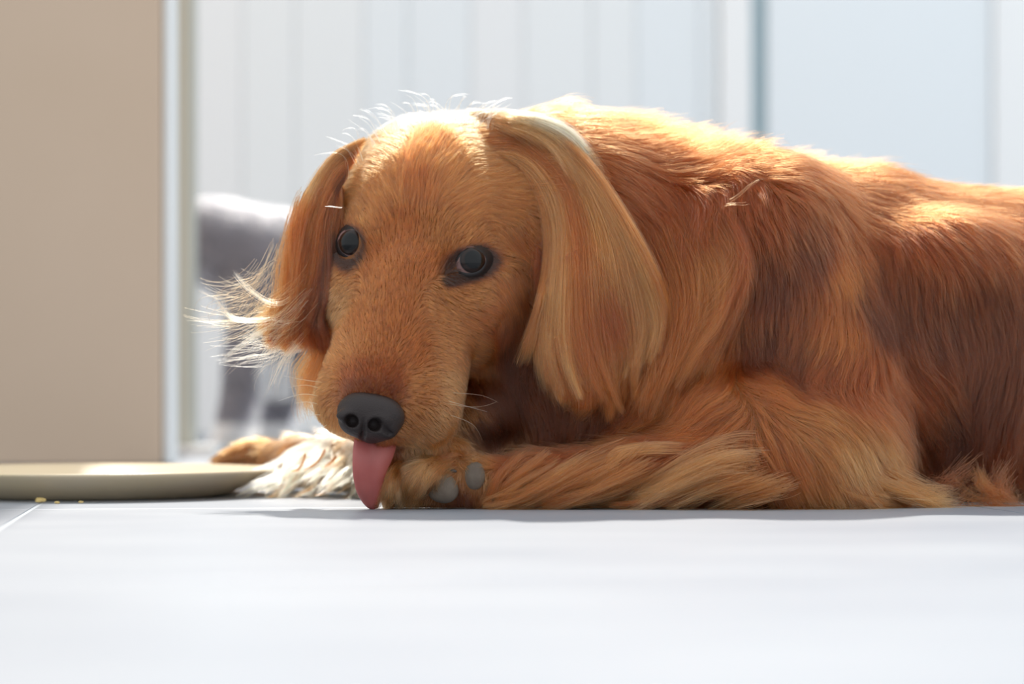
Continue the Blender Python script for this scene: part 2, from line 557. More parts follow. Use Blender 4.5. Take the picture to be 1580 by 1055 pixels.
# ------------------------------------------------------------------ tongue: a curved flap with a groove
def loft(name, spine, widths, thick, m, parent, side, nu=18, groove=0.0, w=W):
    spine = np.array(spine, float)
    k_ = len(spine)
    tt = np.linspace(0, k_ - 1, 34)
    def cr(arr, t):
        i = int(min(t, k_ - 2)); f = t - i
        p0, p1, p2, p3 = arr[max(i - 1, 0)], arr[i], arr[i + 1], arr[min(i + 2, k_ - 1)]
        return 0.5 * (2 * p1 + (p2 - p0) * f + (2 * p0 - 5 * p1 + 4 * p2 - p3) * f * f + (-p0 + 3 * p1 - 3 * p2 + p3) * f ** 3)
    S = np.array([cr(spine, t) for t in tt]); Wd = np.array([cr(np.array(widths, float), t) for t in tt])
    tan = np.gradient(S, axis=0); tan /= np.linalg.norm(tan, axis=1)[:, None]
    V = []; n = nu * 2
    for p, t, wd in zip(S, tan, Wd):
        s_ = np.array(side, float); s_ -= t * (s_ @ t); s_ /= np.linalg.norm(s_)
        nn = np.cross(t, s_)
        if nn[2] > 0: nn = -nn
        for i in range(n):
            a = 2 * math.pi * i / n
            x = math.cos(a) * wd; y = math.sin(a) * thick * min(1, wd / 14)
            g = groove * math.exp(-(x / (0.22 * wd + 1e-3)) ** 2) if y > 0 else 0
            V.append(p + s_ * x + nn * (y - g - 0.0030 * x * x))
    Fc = [(r * n + i, r * n + (i + 1) % n, (r + 1) * n + (i + 1) % n, (r + 1) * n + i) for r in range(len(S) - 1) for i in range(n)]
    Fc.append(tuple(range(n)))
    Fc.append(tuple(range((len(S) - 1) * n, len(S) * n))[::-1])
    return mesh_obj(name, w(np.array(V)), Fc, m, parent)


loft('tongue', [(588, 655, -80), (580, 683, -108), (573, 715, -120), (570, 748, -112), (574, 771, -94), (578, 783, -84)],
     [28, 34, 31, 23, 15, 7], 10, M['tongue'], dog, (1, 0.06, 0.45), groove=1.8)

# ------------------------------------------------------------------ pads and claws
def pad(cx, cy, cd, rx, ry, rd, ang, name='paw_pad'):
    fl = Field((cx - rx - 14, cy - ry - 14, cd - rd - 14), (cx + rx + 14, cy + ry + 14, cd + rd + 14), 2.2)
    fl.ell((cx, cy, cd), (rx, ry, rd), rot2(ang), 4)
    fl.ell((cx + rx * .25, cy + ry * .3, cd), (rx * .7, ry * .7, rd * .95), rot2(ang), 6)
    P, T = fl.polys()
    return mesh_obj(name, W(P), T[:, ::-1], M['pad'], dog)


pad(683, 752, -93, 25, 23, 15, -20)
pad(731, 734, -90, 17, 22, 13, 18)
for (x, y, d, ex, ey) in ((693, 726, -92, 703, 727),):
    fl = Field((x - 22, y - 22, d - 22), (x + 22, y + 22, d + 22), 1.6)
    fl.cap((x, y, d), 5.5, (ex, ey, d - 6), 2.2, 2)
    P, T = fl.polys()
    mesh_obj('claw', W(P), T[:, ::-1], M['claw'], dog)

# ------------------------------------------------------------------ fur
def lin(r, g, b):
    f = lambda c: ((c / 255 + 0.055) / 1.055) ** 2.4 if c > 10 else c / 255 / 12.92
    return (f(r), f(g), f(b))


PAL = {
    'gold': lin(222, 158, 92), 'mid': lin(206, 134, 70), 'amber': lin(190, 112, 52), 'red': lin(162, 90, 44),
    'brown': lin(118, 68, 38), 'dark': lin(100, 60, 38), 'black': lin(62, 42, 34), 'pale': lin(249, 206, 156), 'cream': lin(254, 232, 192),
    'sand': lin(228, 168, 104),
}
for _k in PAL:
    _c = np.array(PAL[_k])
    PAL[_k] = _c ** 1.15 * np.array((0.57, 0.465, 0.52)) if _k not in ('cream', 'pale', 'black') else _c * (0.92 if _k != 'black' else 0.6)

# groom controls: x, y, direction (dx, dy, dd), length, lift, tint, clump
G_BODY = [
    # muzzle and nose bridge
    (566, 580, -.1, -1, 0, 7, .25, 'red', .2), (545, 585, -.5, -.8, 0, 7, .25, 'red', .2), (600, 590, .5, -.8, 0, 7, .25, 'red', .2),
    (575, 530, .0, -1, 0, 11, .22, 'amber', .2), (600, 470, .1, -1, 0, 13, .22, 'amber', .2), (560, 500, -.3, -1, 0, 12, .22, 'amber', .2),
    (520, 540, -.7, -.5, 0, 12, .25, 'mid', .25), (505, 600, -.6, .2, 0, 12, .3, 'mid', .25), (498, 650, -.5, .8, 0, 14, .35, 'mid', .25),
    (520, 690, -.2, 1, 0, 14, .4, 'sand', .3), (640, 540, .5, -.6, 0, 13, .22, 'amber', .25), (650, 600, .9, .0, 0, 13, .25, 'mid', .25),
    (640, 650, .7, .5, 0, 13, .3, 'mid', .3), (680, 660, .7, .6, 0, 15, .3, 'gold', .3), (650, 690, .4, .9, 0, 15, .35, 'sand', .35),
    (700, 600, .9, .3, 0, 15, .25, 'gold', .25), (700, 690, .5, .8, 0, 15, .35, 'gold', .3), (720, 640, .6, .7, 0, 16, .3, 'gold', .3),
    (600, 690, .1, 1, 0, 14, .35, 'brown', .3), (560, 692, 0, 1, 0, 12, .35, 'brown', .3),
    (690, 540, .8, .3, 0, 16, .22, 'mid', .25), (740, 540, .8, .5, 0, 20, .25, 'mid', .3), (760, 490, .9, .3, 0, 22, .25, 'amber', .3),
    # between and around the eyes
    (620, 420, .0, -1, 0, 13, .2, 'amber', .2), (585, 400, -.4, -1, 0, 14, .2, 'amber', .2), (660, 400, .4, -1, 0, 14, .2, 'amber', .2),
    (515, 420, -.7, .6, 0, 14, .25, 'mid', .25), (510, 470, -.7, .7, 0, 14, .25, 'gold', .25), (540, 345, -.5, -.8, 0, 14, .3, 'mid', .25),
    (515, 345, -.9, -.2, 0, 16, .3, 'gold', .3), (690, 455, .6, .5, 0, 14, .2, 'mid', .2), (730, 450, .9, .3, 0, 14, .22, 'mid', .25),
    (725, 370, .6, -.6, 0, 16, .3, 'mid', .25), (680, 375, .1, -1, 0, 15, .25, 'mid', .25), (775, 400, 1, .0, 0, 20, .25, 'mid', .3),
    # forehead, fanning out; sunlight painted into the pale crown tints
    (620, 350, .0, -1, 0, 20, .2, 'amber', .3), (640, 290, .1, -1, 0, 28, .2, 'amber', .4), (660, 230, .15, -1, 0, 36, .25, 'mid', .5),
    (590, 300, -.5, -.9, 0, 26, .2, 'mid', .4), (560, 270, -.8, -.5, 0, 32, .22, 'gold', .45), (530, 290, -1, .1, 0, 32, .25, 'gold', .45),
    (520, 320, -1, .5, 0, 28, .25, 'gold', .4), (600, 220, -.7, -.7, 0, 40, .25, 'sand', .6), (545, 235, -1, -.0, 0, 45, .25, 'sand', .6),
    (640, 180, -.4, -.9, 0, 40, .3, 'pale', .6), (700, 175, .6, -.6, 0, 50, .3, 'sand', .6), (850, 190, .9, .3, 0, 70, .4, 'gold', .6), (690, 260, .5, -.9, 0, 34, .2, 'mid', .5),
    (720, 310, .8, -.5, 0, 32, .2, 'mid', .45), (760, 260, .95, -.2, 0, 44, .2, 'mid', .5), (780, 320, .95, .2, 0, 40, .22, 'mid', .45),
    (755, 205, .95, .0, 0, 60, .25, 'sand', .6), (800, 220, .85, .5, 0, 70, .2, 'gold', .6), (800, 370, .6, .8, 0, 36, .22, 'amber', .4),
    (790, 440, .3, 1, 0, 36, .25, 'amber', .4), (780, 500, .0, 1, 0, 34, .25, 'red', .4),
    # throat, with its shade painted in by dark tints
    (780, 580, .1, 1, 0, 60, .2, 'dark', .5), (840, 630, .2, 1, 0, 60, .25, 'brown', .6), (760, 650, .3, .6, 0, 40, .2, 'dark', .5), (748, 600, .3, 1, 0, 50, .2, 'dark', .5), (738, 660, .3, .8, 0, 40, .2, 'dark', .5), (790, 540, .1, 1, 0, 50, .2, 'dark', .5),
    # neck and ruff
    (830, 190, .9, -.1, 0, 70, .55, 'red', .6), (880, 200, .9, .4, 0, 80, .7, 'red', .7), (940, 200, .9, .3, 0, 80, .8, 'red', .75),
    (1000, 220, .9, .2, 0, 80, .85, 'red', .75), (960, 280, .7, .8, 0, 80, .3, 'red', .7), (1060, 240, .8, -.2, 0, 75, .8, 'red', .75),
    (1100, 260, .9, .2, 0, 70, .6, 'red', .7), (1040, 320, .6, .8, 0, 80, .3, 'red', .65), (1000, 400, .3, 1, 0, 85, .25, 'red', .65),
    (1090, 380, .3, 1, 0, 80, .3, 'red', .65), (1060, 460, .0, 1, 0, 90, .25, 'amber', .65), (1020, 520, -.4, 1, 0, 90, .25, 'amber', .65),
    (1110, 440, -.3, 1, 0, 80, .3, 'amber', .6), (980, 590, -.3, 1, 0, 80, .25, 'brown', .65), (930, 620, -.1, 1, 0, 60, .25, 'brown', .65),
    # chest below the ruff and shoulder
    (1100, 540, -.1, 1, 0, 60, .2, 'amber', .5), (1050, 600, -.5, 1, 0, 70, .3, 'amber', .65), (1000, 650, -.8, .5, 0, 80, .3, 'amber', .65),
    (1160, 320, .3, 1, 0, 55, .25, 'red', .55), (1180, 420, .1, 1, 0, 60, .2, 'brown', .5), (1170, 520, .1, 1, 0, 60, .2, 'brown', .5),
    (1250, 380, .3, 1, 0, 65, .2, 'brown', .55), (1290, 400, .2, 1, 0, 65, .2, 'amber', .55), (1305, 490, -.2, 1, 0, 70, .2, 'amber', .55), (1270, 560, -.5, 1, 0, 70, .2, 'red', .6), (1345, 470, .2, 1, 0, 70, .2, 'dark', .6), (1240, 550, -.2, 1, 0, 65, .2, 'brown', .55),  # amber column between darker tints paints in the shoulder's highlight and shading
    (1200, 245, 1, .2, 0, 60, .25, 'red', .6), (1300, 268, 1, .2, 0, 70, .25, 'red', .6), (1400, 290, 1, .25, 0, 70, .22, 'red', .6),
    (1500, 310, 1, .3, 0, 60, .2, 'red', .55), (1350, 340, .8, .6, 0, 75, .2, 'red', .6), (1450, 370, .7, .8, 0, 70, .2, 'red', .6),
    (1560, 360, .6, .9, 0, 60, .2, 'red', .55), (1340, 430, .1, 1, 0, 80, .2, 'brown', .6), (1450, 480, .2, 1, 0, 80, .18, 'brown', .55),
    (1560, 480, .2, 1, 0, 75, .18, 'brown', .55), (1350, 560, -.6, 1, 0, 85, .25, 'red', .7), (1400, 600, .8, .8, 0, 90, .3, 'red', .75), (1460, 640, .8, 1, 0, 90, .25, 'dark', .7),
    (1530, 600, -.3, 1, 0, 90, .25, 'brown', .7), (1480, 700, -.2, 1, 0, 90, .3, 'brown', .75), (1570, 700, -.1, 1, 0, 90, .25, 'red', .7),
    (1450, 750, .8, .5, 0, 70, .3, 'amber', .75), (1540, 755, .6, .6, 0, 70, .3, 'red', .75),
    # elbow and forearm
    (1180, 600, .6, .4, 0, 55, .2, 'amber', .5), (1250, 640, .8, .7, 0, 65, .2, 'mid', .55), (1320, 700, .7, .9, 0, 75, .22, 'gold', .6),
    (1370, 750, .8, .6, 0, 70, .25, 'mid', .6), (1200, 700, .4, .8, 0, 75, .25, 'amber', .65), (1260, 750, .4, .7, 0, 70, .25, 'mid', .7),
    (1120, 650, -.5, .5, 0, 70, .25, 'amber', .65), (1120, 710, -.2, .6, 0, 80, .25, 'red', .7), (1050, 700, -.9, .2, 0, 70, .25, 'red', .65),
    (1000, 740, -.8, .4, 0, 80, .25, 'mid', .75), (900, 720, -.9, .3, 0, 60, .25, 'red', .65), (850, 760, -.8, .4, 0, 60, .3, 'mid', .75),
    (800, 720, -.8, .4, 0, 45, .25, 'red', .6), (760, 760, -.6, .6, 0, 40, .25, 'red', .6), (745, 712, -.7, .1, 0, 30, .25, 'mid', .5),
    # near paw
    (655, 725, -.5, .8, 0, 26, .3, 'sand', .6), (632, 735, -.4, .9, 0, 26, .3, 'gold', .6), (605, 745, -.2, 1, 0, 24, .3, 'sand', .6),
    (690, 712, -.5, .5, 0, 22, .3, 'mid', .5), (720, 708, .7, .2, 0, 20, .3, 'gold', .5), (747, 745, .1, 1, 0, 22, .25, 'gold', .5), (710, 770, .3, .9, 0, 16, .3, 'brown', .5),
    # far leg: cream tints stand in for sunlight
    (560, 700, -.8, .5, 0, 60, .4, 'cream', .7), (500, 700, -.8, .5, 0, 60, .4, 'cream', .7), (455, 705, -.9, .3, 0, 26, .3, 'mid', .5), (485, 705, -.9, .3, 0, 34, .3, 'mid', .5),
    (380, 700, -1, .2, 0, 22, .3, 'mid', .4), (340, 715, -1, .3, 0, 18, .3, 'mid', .4), (700, 700, -.8, .4, 0, 50, .3, 'red', .5),
    # haunch out of frame
    (1800, 330, 1, .3, 0, 60, .2, 'red', .5), (1900, 520, .4, 1, 0, 70, .2, 'red', .6), (2000, 700, .6, .8, 0, 80, .25, 'amber', .6), (2200, 640, .8, .5, 0, 90, .3, 'gold', .6),
]
G_EARL = [  # undercoat tinted darker, painting depth into the gaps between locks
    (815, 200, .7, .6, 0, 90, .2, 'amber', .5), (850, 240, .6, .9, 0, 120, .15, 'red', .6), (820, 290, .1, 1, 0, 110, .15, 'red', .6),
    (840, 360, -.05, 1, 0, 120, .12, 'red', .65), (900, 330, .35, 1, 0, 130, .12, 'red', .65), (930, 400, .35, 1, 0, 130, .12, 'red', .65),
    (870, 440, .0, 1, 0, 120, .12, 'red', .65), (950, 470, .3, 1, 0, 120, .12, 'amber', .7), (990, 460, .3, 1, 0, 90, .15, 'red', .7),
    (900, 520, .15, 1, 0, 110, .12, 'amber', .7), (860, 540, .1, 1, 0, 70, .12, 'amber', .5), (940, 560, .1, 1, 0, 90, .15, 'amber', .7),
    (890, 600, .1, 1, 0, 16, .12, 'amber', .4),
]
G_EARR = [
    (515, 250, -.8, .7, 0, 80, .2, 'mid', .5), (490, 300, -.5, 1, 0, 90, .15, 'red', .6), (505, 380, -.05, 1, 0, 90, .12, 'red', .6),
    (470, 370, -.2, 1, 0, 90, .15, 'amber', .65), (500, 460, -.1, 1, 0, 80, .12, 'brown', .6), (460, 450, -.6, .8, 0, 80, .2, 'amber', .7),
    (450, 510, -.8, .5, 0, 60, .2, 'amber', .7), (480, 500, -.3, .9, 0, 50, .2, 'red', .7),
]


def controls(lst, fld):
    P = np.array([[c[0], c[1], fld.front(c[0], c[1])] for c in lst])
    D = np.array([c[2:5] for c in lst], float); D /= np.linalg.norm(D, axis=1)[:, None]
    return dict(P=P, D=D, L=np.array([c[5] for c in lst], float), lift=np.array([c[6] for c in lst], float),
                C=np.array([PAL[c[7]] for c in lst]), cl=np.array([c[8] for c in lst], float))


def interp(ctl, p, keys, power=4.0):
    out = {k_: [] for k_ in keys}
    for i in range(0, len(p), 40000):
        q = p[i:i + 40000]
        df = q[:, None, :] - ctl['P'][None]
        df[..., 2] *= 0.5
        w = 1.0 / ((df ** 2).sum(-1) + 60.0) ** (power / 2)
        w /= w.sum(1, keepdims=True)
        for k_ in keys:
            out[k_].append(w @ ctl[k_])
    return [np.concatenate(out[k_]) for k_ in keys]


def wav(p, sc, seed):
    """cheap smooth vector noise"""
    r = np.random.default_rng(seed)
    out = np.zeros_like(p)
    for o_ in range(4):
        K = r.normal(size=(3, 3)) * sc * (1.5 ** o_)
        ph = r.uniform(0, 6.28, 3)
        out += np.sin(p @ K.T + ph) / (1.3 ** o_)
    return out * 0.5


def sample_surface(P, T, n, weight):
    a, b, c = P[T[:, 0]], P[T[:, 1]], P[T[:, 2]]
    ar = np.linalg.norm(np.cross(b - a, c - a), axis=1)
    w = ar * weight((a + b + c) / 3)
    idx = rng.choice(len(T), n, p=w / w.sum())
    u, v = rng.random(n), rng.random(n)
    f = u + v > 1
    u[f], v[f] = 1 - u[f], 1 - v[f]
    return a[idx] + (b[idx] - a[idx]) * u[:, None] + (c[idx] - a[idx]) * v[:, None]


def nrm(v):
    return v / (np.linalg.norm(v, axis=-1, keepdims=True) + 1e-9)


def groom(roots, fld, ctl, n_guides, K=9, wave=0.16, wsc=0.02, flock=0.0, coll=None, guide_pool=None):
    """Grow guides along the flow and let every strand follow its nearest guide."""
    gi = rng.choice(len(roots), min(n_guides, len(roots)), replace=False)
    g0 = roots[gi]
    D, L, lift, cl = interp(ctl, g0, ('D', 'L', 'lift', 'cl'))
    L = L * np.where(L < 24, 0.72, 1.0) * rng.uniform(0.8, 1.2, len(L))
    n = fld.normal(g0)
    pts = [g0.copy()]
    p = g0.copy()
    grow = nrm(g0 * 0 + rng.normal(size=g0.shape))
    for k_ in range(1, K):
        t = k_ / (K - 1)
        (Dk,) = interp(ctl, p, ('D',)) if k_ % 2 == 1 else (Dk,)
        nk = fld.normal(p)
        d = nrm(Dk)
        d = d - nk * np.clip((d * nk).sum(1), -1, 1)[:, None]          # lie along the surface
        d = nrm(d)
        d = d + nk * (lift * (1.15 - 0.9 * t))[:, None] + wave * wav(p, wsc, 5) + wave * 0.5 * grow
        d[:, 1] += 0.10 * t * np.clip(L / 80, 0, 1)                     # a little gravity
        p = p + nrm(d) * (L / (K - 1))[:, None]
        sd = fld.sample(p)
        push = np.clip(1.5 + 4 * t - sd, 0, 12)
        p = p + nk * push[:, None]
        fy = floor_y(p[:, 2]) - 1.0
        p[:, 1] = np.minimum(p[:, 1], fy)
        pts.append(p.copy())
    Gd = np.stack(pts, 1)                                               # guides (n, K, 3)
    kd = kdtree.KDTree(len(g0))
    for i, q in enumerate(g0):
        kd.insert(q, i)
    kd.balance()
    near = np.fromiter((kd.find(q)[1] for q in roots), int, len(roots))
    t = np.linspace(0, 1, K)[None, :, None]
    clf = (cl[near] * rng.uniform(0.6, 1.1, len(roots)))[:, None, None]
    base = Gd[near]
    off = (roots - g0[near])[:, None, :]
    ls = rng.uniform(0.55, 1.12, len(roots))[:, None, None]
    S = roots[:, None, :] + (base - base[:, :1]) * ls - off * (clf * t ** 1.1)
    Lr = L[near][:, None, None]
    S += rng.normal(size=(len(roots), 1, 3)) * t ** 1.6 * Lr * 0.055
    w2 = rng.normal(size=(len(roots), 1, 3))
    S += w2 * np.sin(t * 5 + rng.uniform(0, 6, (len(roots), 1, 1))) * t * Lr * 0.012
    # keep strands out of the skin
    flat = S[:, 1:].reshape(-1, 3)
    sd = fld.sample(flat)
    bad = sd < 1.2
    flat[bad] += fld.normal(flat[bad]) * (1.2 - np.clip(sd[bad], -14, 2))[:, None]
    S[:, 1:] = flat.reshape(len(roots), K - 1, 3)
    S[..., 1] = np.minimum(S[..., 1], floor_y(S[..., 2]) - 0.6)
    return S, near, L[near]


def curves_obj(name, S, tint, rad, parent, label=None, kind='stuff', tip=0.25, w=W):
    n, K = S.shape[:2]
    h = bpy.data.hair_curves.new(name)
    h.add_curves([K] * n)
    Pw = w(S.reshape(-1, 3)).astype(np.float32)
    h.attributes['position'].data.foreach_set('vector', Pw.ravel())
    r = h.attributes.get('radius') or h.attributes.new('radius', 'FLOAT', 'POINT')
    t = np.linspace(0, 1, K)[None]
    rr = (np.asarray(rad).reshape(-1, 1) * np.ones((n, 1))) * (1 - (1 - tip) * t ** 1.5)
    r.data.foreach_set('value', rr.astype(np.float32).ravel())
    a = h.attributes.new('tint', 'FLOAT_COLOR', 'CURVE')
    cc = np.ones((n, 4), np.float32); cc[:, :3] = np.clip(tint, 0.002, 0.97)
    a.data.foreach_set('color', cc.ravel())
    h.materials.append(M['fur'])
    o = link(bpy.data.objects.new(name, h), parent)
    if kind: o['kind'] = kind
    if label: o['label'] = label
    return o


def tints(S, ctl, near, var=0.16, lock=0.24):
    (C,) = interp(ctl, S[:, 0], ('C',))
    nl = near.max() + 1
    lk = np.random.default_rng(3).normal(size=nl)[near]
    f = np.exp(rng.normal(size=len(S)) * (var + 0.08) + lk * lock)
    return np.clip(C * f[:, None], 0.002, 0.93)


def eye_dark(S, C):
    p = S[:, 0]
    out = C.copy()
    blk = np.array(PAL['black'])
    for (cx, cy, rx, ry, ang) in ((542, 385, 24, 31, -6), (723, 409, 43, 24, 18), (700, 426, 22, 12, 26)):
        ca, sa = math.cos(math.radians(ang)), math.sin(math.radians(ang))
        dx, dy = p[:, 0] - cx, -(p[:, 1] - cy)
        u_ = (dx * ca + dy * sa) / rx; v_ = (-dx * sa + dy * ca) / ry
        q = np.sqrt(u_ ** 2 + v_ ** 2)
        w = np.clip((1.28 - q) / 0.35, 0, 1)[:, None] * (p[:, 2:3] < 60)
        out = out * (1 - w) + blk * w
    # lip line and the darker muzzle top next to the nose leather
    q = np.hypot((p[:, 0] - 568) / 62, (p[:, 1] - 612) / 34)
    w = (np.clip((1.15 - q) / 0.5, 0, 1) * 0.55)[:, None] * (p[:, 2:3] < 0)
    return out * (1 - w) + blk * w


def in_holes(p):
    """roots where no hair grows: inside the eye openings, under the nose leather, on the pads."""
    bad = np.zeros(len(p), bool)
    for (cx, cy, w, h, ang) in EYES:
        ca, sa = math.cos(math.radians(ang)), math.sin(math.radians(ang))
        dx, dy = p[:, 0] - cx, -(p[:, 1] - cy)
        u_ = (dx * ca + dy * sa) / (w * 1.08); v_ = (-dx * sa + dy * ca) / (h * 1.10)
        bad |= (u_ ** 2 + v_ ** 2 < 1) & (p[:, 2] < 60)
    bad |= (N.sample(p) < -1.5) & (np.abs(p[:, 0] - 572) < 74) & (np.abs(p[:, 1] - 642) < 62) & (p[:, 2] < -75)
    for (cx, cy, rx, ry) in ((683, 752, 25, 22), (731, 734, 17, 21)):
        bad |= (((p[:, 0] - cx) / rx) ** 2 + ((p[:, 1] - cy) / ry) ** 2 < 1) & (p[:, 2] < -40)
    return bad


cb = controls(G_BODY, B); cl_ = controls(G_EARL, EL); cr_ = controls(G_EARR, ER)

HEADC = H(0, -90, -20)


def head_mask(p):
    q = (p - E0) @ HB.T
    qa, qb, qc = q[:, 0], q[:, 1], q[:, 2]
    return (qc > -300) & (np.abs(qa) < 168) & (qb > -175) & (p[:, 0] < 830) & (p[:, 1] < 705) & (p[:, 2] < 240) & ~((qc < -60) & (p[:, 0] > 800)) & ~((p[:, 2] > 60) & (p[:, 1] > 560))


def vis_weight(fld):
    def f(c):
        n = fld.normal(c)
        w = np.clip(0.55 - n[:, 2] * 1.2, 0.10, 1.0)       # facing the camera side
        w = w * np.where(c[:, 0] > 1640, 0.25, 1.0)
        w = w * np.where(c[:, 1] > floor_y(c[:, 2]) - 6, 0.15, 1.0)
        return w
    return f


def dens(c):
    w = vis_weight(B)(c)
    return w * np.where(head_mask(c), 3.2, 1.0)


roots = sample_surface(BP, BT, 430000, dens)
roots = roots[~in_holes(roots)]
hm = head_mask(roots)
legn = (~hm) & (roots[:, 0] > 560) & (roots[:, 1] > 690) & (roots[:, 2] < 90) & (roots[:, 0] < 1130)
legf = (~hm) & (roots[:, 2] > 150) & (roots[:, 0] < 800) & (roots[:, 1] > 600)
neck = (~hm) & ~legn & ~legf & (roots[:, 0] + 0.2 * (roots[:, 1] - 400) < 1135) & (roots[:, 1] < 690)
trunk = ~(hm | legn | legf | neck)
R0 = 0.000105

def make_fur(name, mask, ng, K, wave, wsc, r, label=None, f=None):
    rt = roots[mask]
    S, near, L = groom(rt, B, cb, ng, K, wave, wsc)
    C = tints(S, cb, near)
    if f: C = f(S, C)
    return curves_obj(name, S, C, r, body, label)


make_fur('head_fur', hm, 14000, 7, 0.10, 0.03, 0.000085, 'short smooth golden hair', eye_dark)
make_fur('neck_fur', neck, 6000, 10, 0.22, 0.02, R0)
make_fur('flank_fur', trunk, 9500, 10, 0.20, 0.016, R0)
make_fur('near_leg_fur', legn, 2200, 9, 0.22, 0.03, R0)
make_fur('far_leg_fur', legf, 600, 9, 0.20, 0.03, R0, 'hair with sunlight painted in as a pale tint')


def ear_fur(P, T, fld, ctl, n, ng, parent, y_from=0):
    rt = sample_surface(P, T, n, vis_weight(fld))
    rt = rt[rng.random(len(rt)) < np.clip((rt[:, 1] - y_from) / 90, 0, 1)]
    S, near, L = groom(rt, fld, ctl, ng, 12, 0.10, 0.018)
    C = tints(S, ctl, near, 0.15, 0.22)
    return curves_obj('ear_fur', S, C, R0, parent)


ear_fur(ELP, ELT, EL, cl_, 42000, 1800, ear_l, 330)
ear_fur(ERP, ERT, ER, cr_, 16000, 700, ear_r, 250)


# ------------------------------------------------------------------ single locks, flyaway hair and whiskers
def spline(pts, K):
    pts = np.array(pts, float); n = len(pts)
    tt = np.linspace(0, n - 1, K); out = []
    for t in tt:
        i = int(min(t, n - 2)); f = t - i
        p0, p1, p2, p3 = pts[max(i - 1, 0)], pts[i], pts[i + 1], pts[min(i + 2, n - 1)]
        out.append(0.5 * (2 * p1 + (p2 - p0) * f + (2 * p0 - 5 * p1 + 4 * p2 - p3) * f * f + (-p0 + 3 * p1 - 3 * p2 + p3) * f ** 3))
    return np.array(out)


def locks(name, specs, parent, r=R0, K=12, label=None, cone=0.15):
    """spec: (points, strands, root width, tint)"""
    SS, CC = [], []
    for pts, n, wd, c in specs:
        s = spline(pts, K)
        t = np.linspace(0, 1, K)[None, :, None]
        nc = max(1, n // 22)
        ci = rng.integers(0, nc, n)
        o = rng.normal(size=(nc, 1, 3))[ci] * wd * 0.62
        om = rng.normal(size=(n, 1, 3)) * wd * 0.26
        o2 = (rng.normal(size=(nc, 1, 3))[ci] * 0.5 + rng.normal(size=(n, 1, 3)) * 0.22) * wd
        prof = (1 - (1 - cone) * t ** 1.3)
        ln = np.clip(rng.uniform(0.62, 1.1, nc)[ci] * rng.uniform(0.75, 1.05, n), 0.3, 1.1).reshape(n, 1, 1)
        w0 = (rng.uniform(0, 0.4, n) if K >= 12 else np.zeros(n))[:, None]
        tq = np.clip(w0 + (np.clip(w0 + 0.95 * ln[:, 0], 0, 1) - w0) * t[..., 0], 0, 1) * (K - 1)
        jj = np.minimum(tq.astype(int), K - 2); gg = (tq - jj)[..., None]
        S = s[jj] * (1 - gg) + s[jj + 1] * gg + o * (0.35 + 0.65 * prof) + om * prof + o2 * np.sin(3.2 * t + o[..., :1] * 0.3) * t
        S[..., 1] = np.minimum(S[..., 1], floor_y(S[..., 2]) - 0.6)
        SS.append(S); CC.append(np.array(PAL[c])[None] * np.exp(rng.normal(size=(n, 1)) * 0.24 + rng.normal(size=(nc, 1))[ci] * 0.15))
    return curves_obj(name, np.concatenate(SS), np.concatenate(CC), r, parent, label)


# feathering along the near foreleg
locks('leg_feathering', [
    ([(1165, 705, -112), (1120, 705, -118), (1060, 728, -112), (1000, 762, -100), (975, 778, -96)], 700, 20, 'gold'),
    ([(1150, 722, -112), (1100, 728, -118), (1040, 755, -108), (985, 780, -96)], 500, 16, 'sand'),
    ([(1180, 735, -108), (1130, 748, -112), (1075, 762, -108), (1030, 779, -96)], 500, 18, 'mid'),
    ([(1060, 690, -88), (1000, 690, -95), (950, 700, -100), (938, 725, -104), (955, 748, -104)], 260, 9, 'gold'),
    ([(1010, 710, -95), (960, 735, -105), (900, 760, -108), (840, 778, -96)], 600, 18, 'mid'),
    ([(960, 705, -95), (900, 728, -104), (850, 755, -106), (800, 776, -96), (765, 781, -94)], 600, 18, 'mid'),
    ([(905, 700, -84), (874, 718, -95), (855, 745, -104), (852, 768, -102)], 160, 8, 'gold'),
    ([(850, 700, -78), (822, 722, -92), (790, 745, -100), (770, 775, -96)], 420, 13, 'mid'),
    ([(812, 702, -80), (790, 722, -92), (768, 745, -98), (752, 778, -94)], 360, 11, 'amber'),
    ([(870, 730, -95), (830, 750, -102), (790, 770, -100), (745, 781, -94)], 360, 12, 'mid'),
    ([(930, 760, -100), (880, 772, -100), (830, 780, -96)], 260, 10, 'amber'),
    ([(1080, 762, -100), (1020, 775, -98), (940, 782, -94)], 300, 9, 'amber'),
    ([(1230, 740, -105), (1190, 752, -108), (1140, 768, -102), (1110, 780, -94)], 400, 18, 'mid'),
    ([(1330, 730, -60), (1380, 752, -60), (1430, 770, -40), (1470, 776, -30)], 500, 20, 'gold'),
    ([(1280, 740, -85), (1320, 762, -80), (1370, 775, -70)], 400, 16, 'mid'),
    ([(1480, 725, 30), (1460, 748, 15), (1440, 765, 5), (1425, 776, 0)], 220, 30, 'red'),
    ([(1560, 715, 60), (1545, 745, 40), (1560, 768, 25), (1590, 775, 25)], 220, 30, 'red'),
    ([(1500, 740, 30), (1510, 760, 20), (1540, 774, 20)], 220, 26, 'amber'),
], body, label='long feathering')

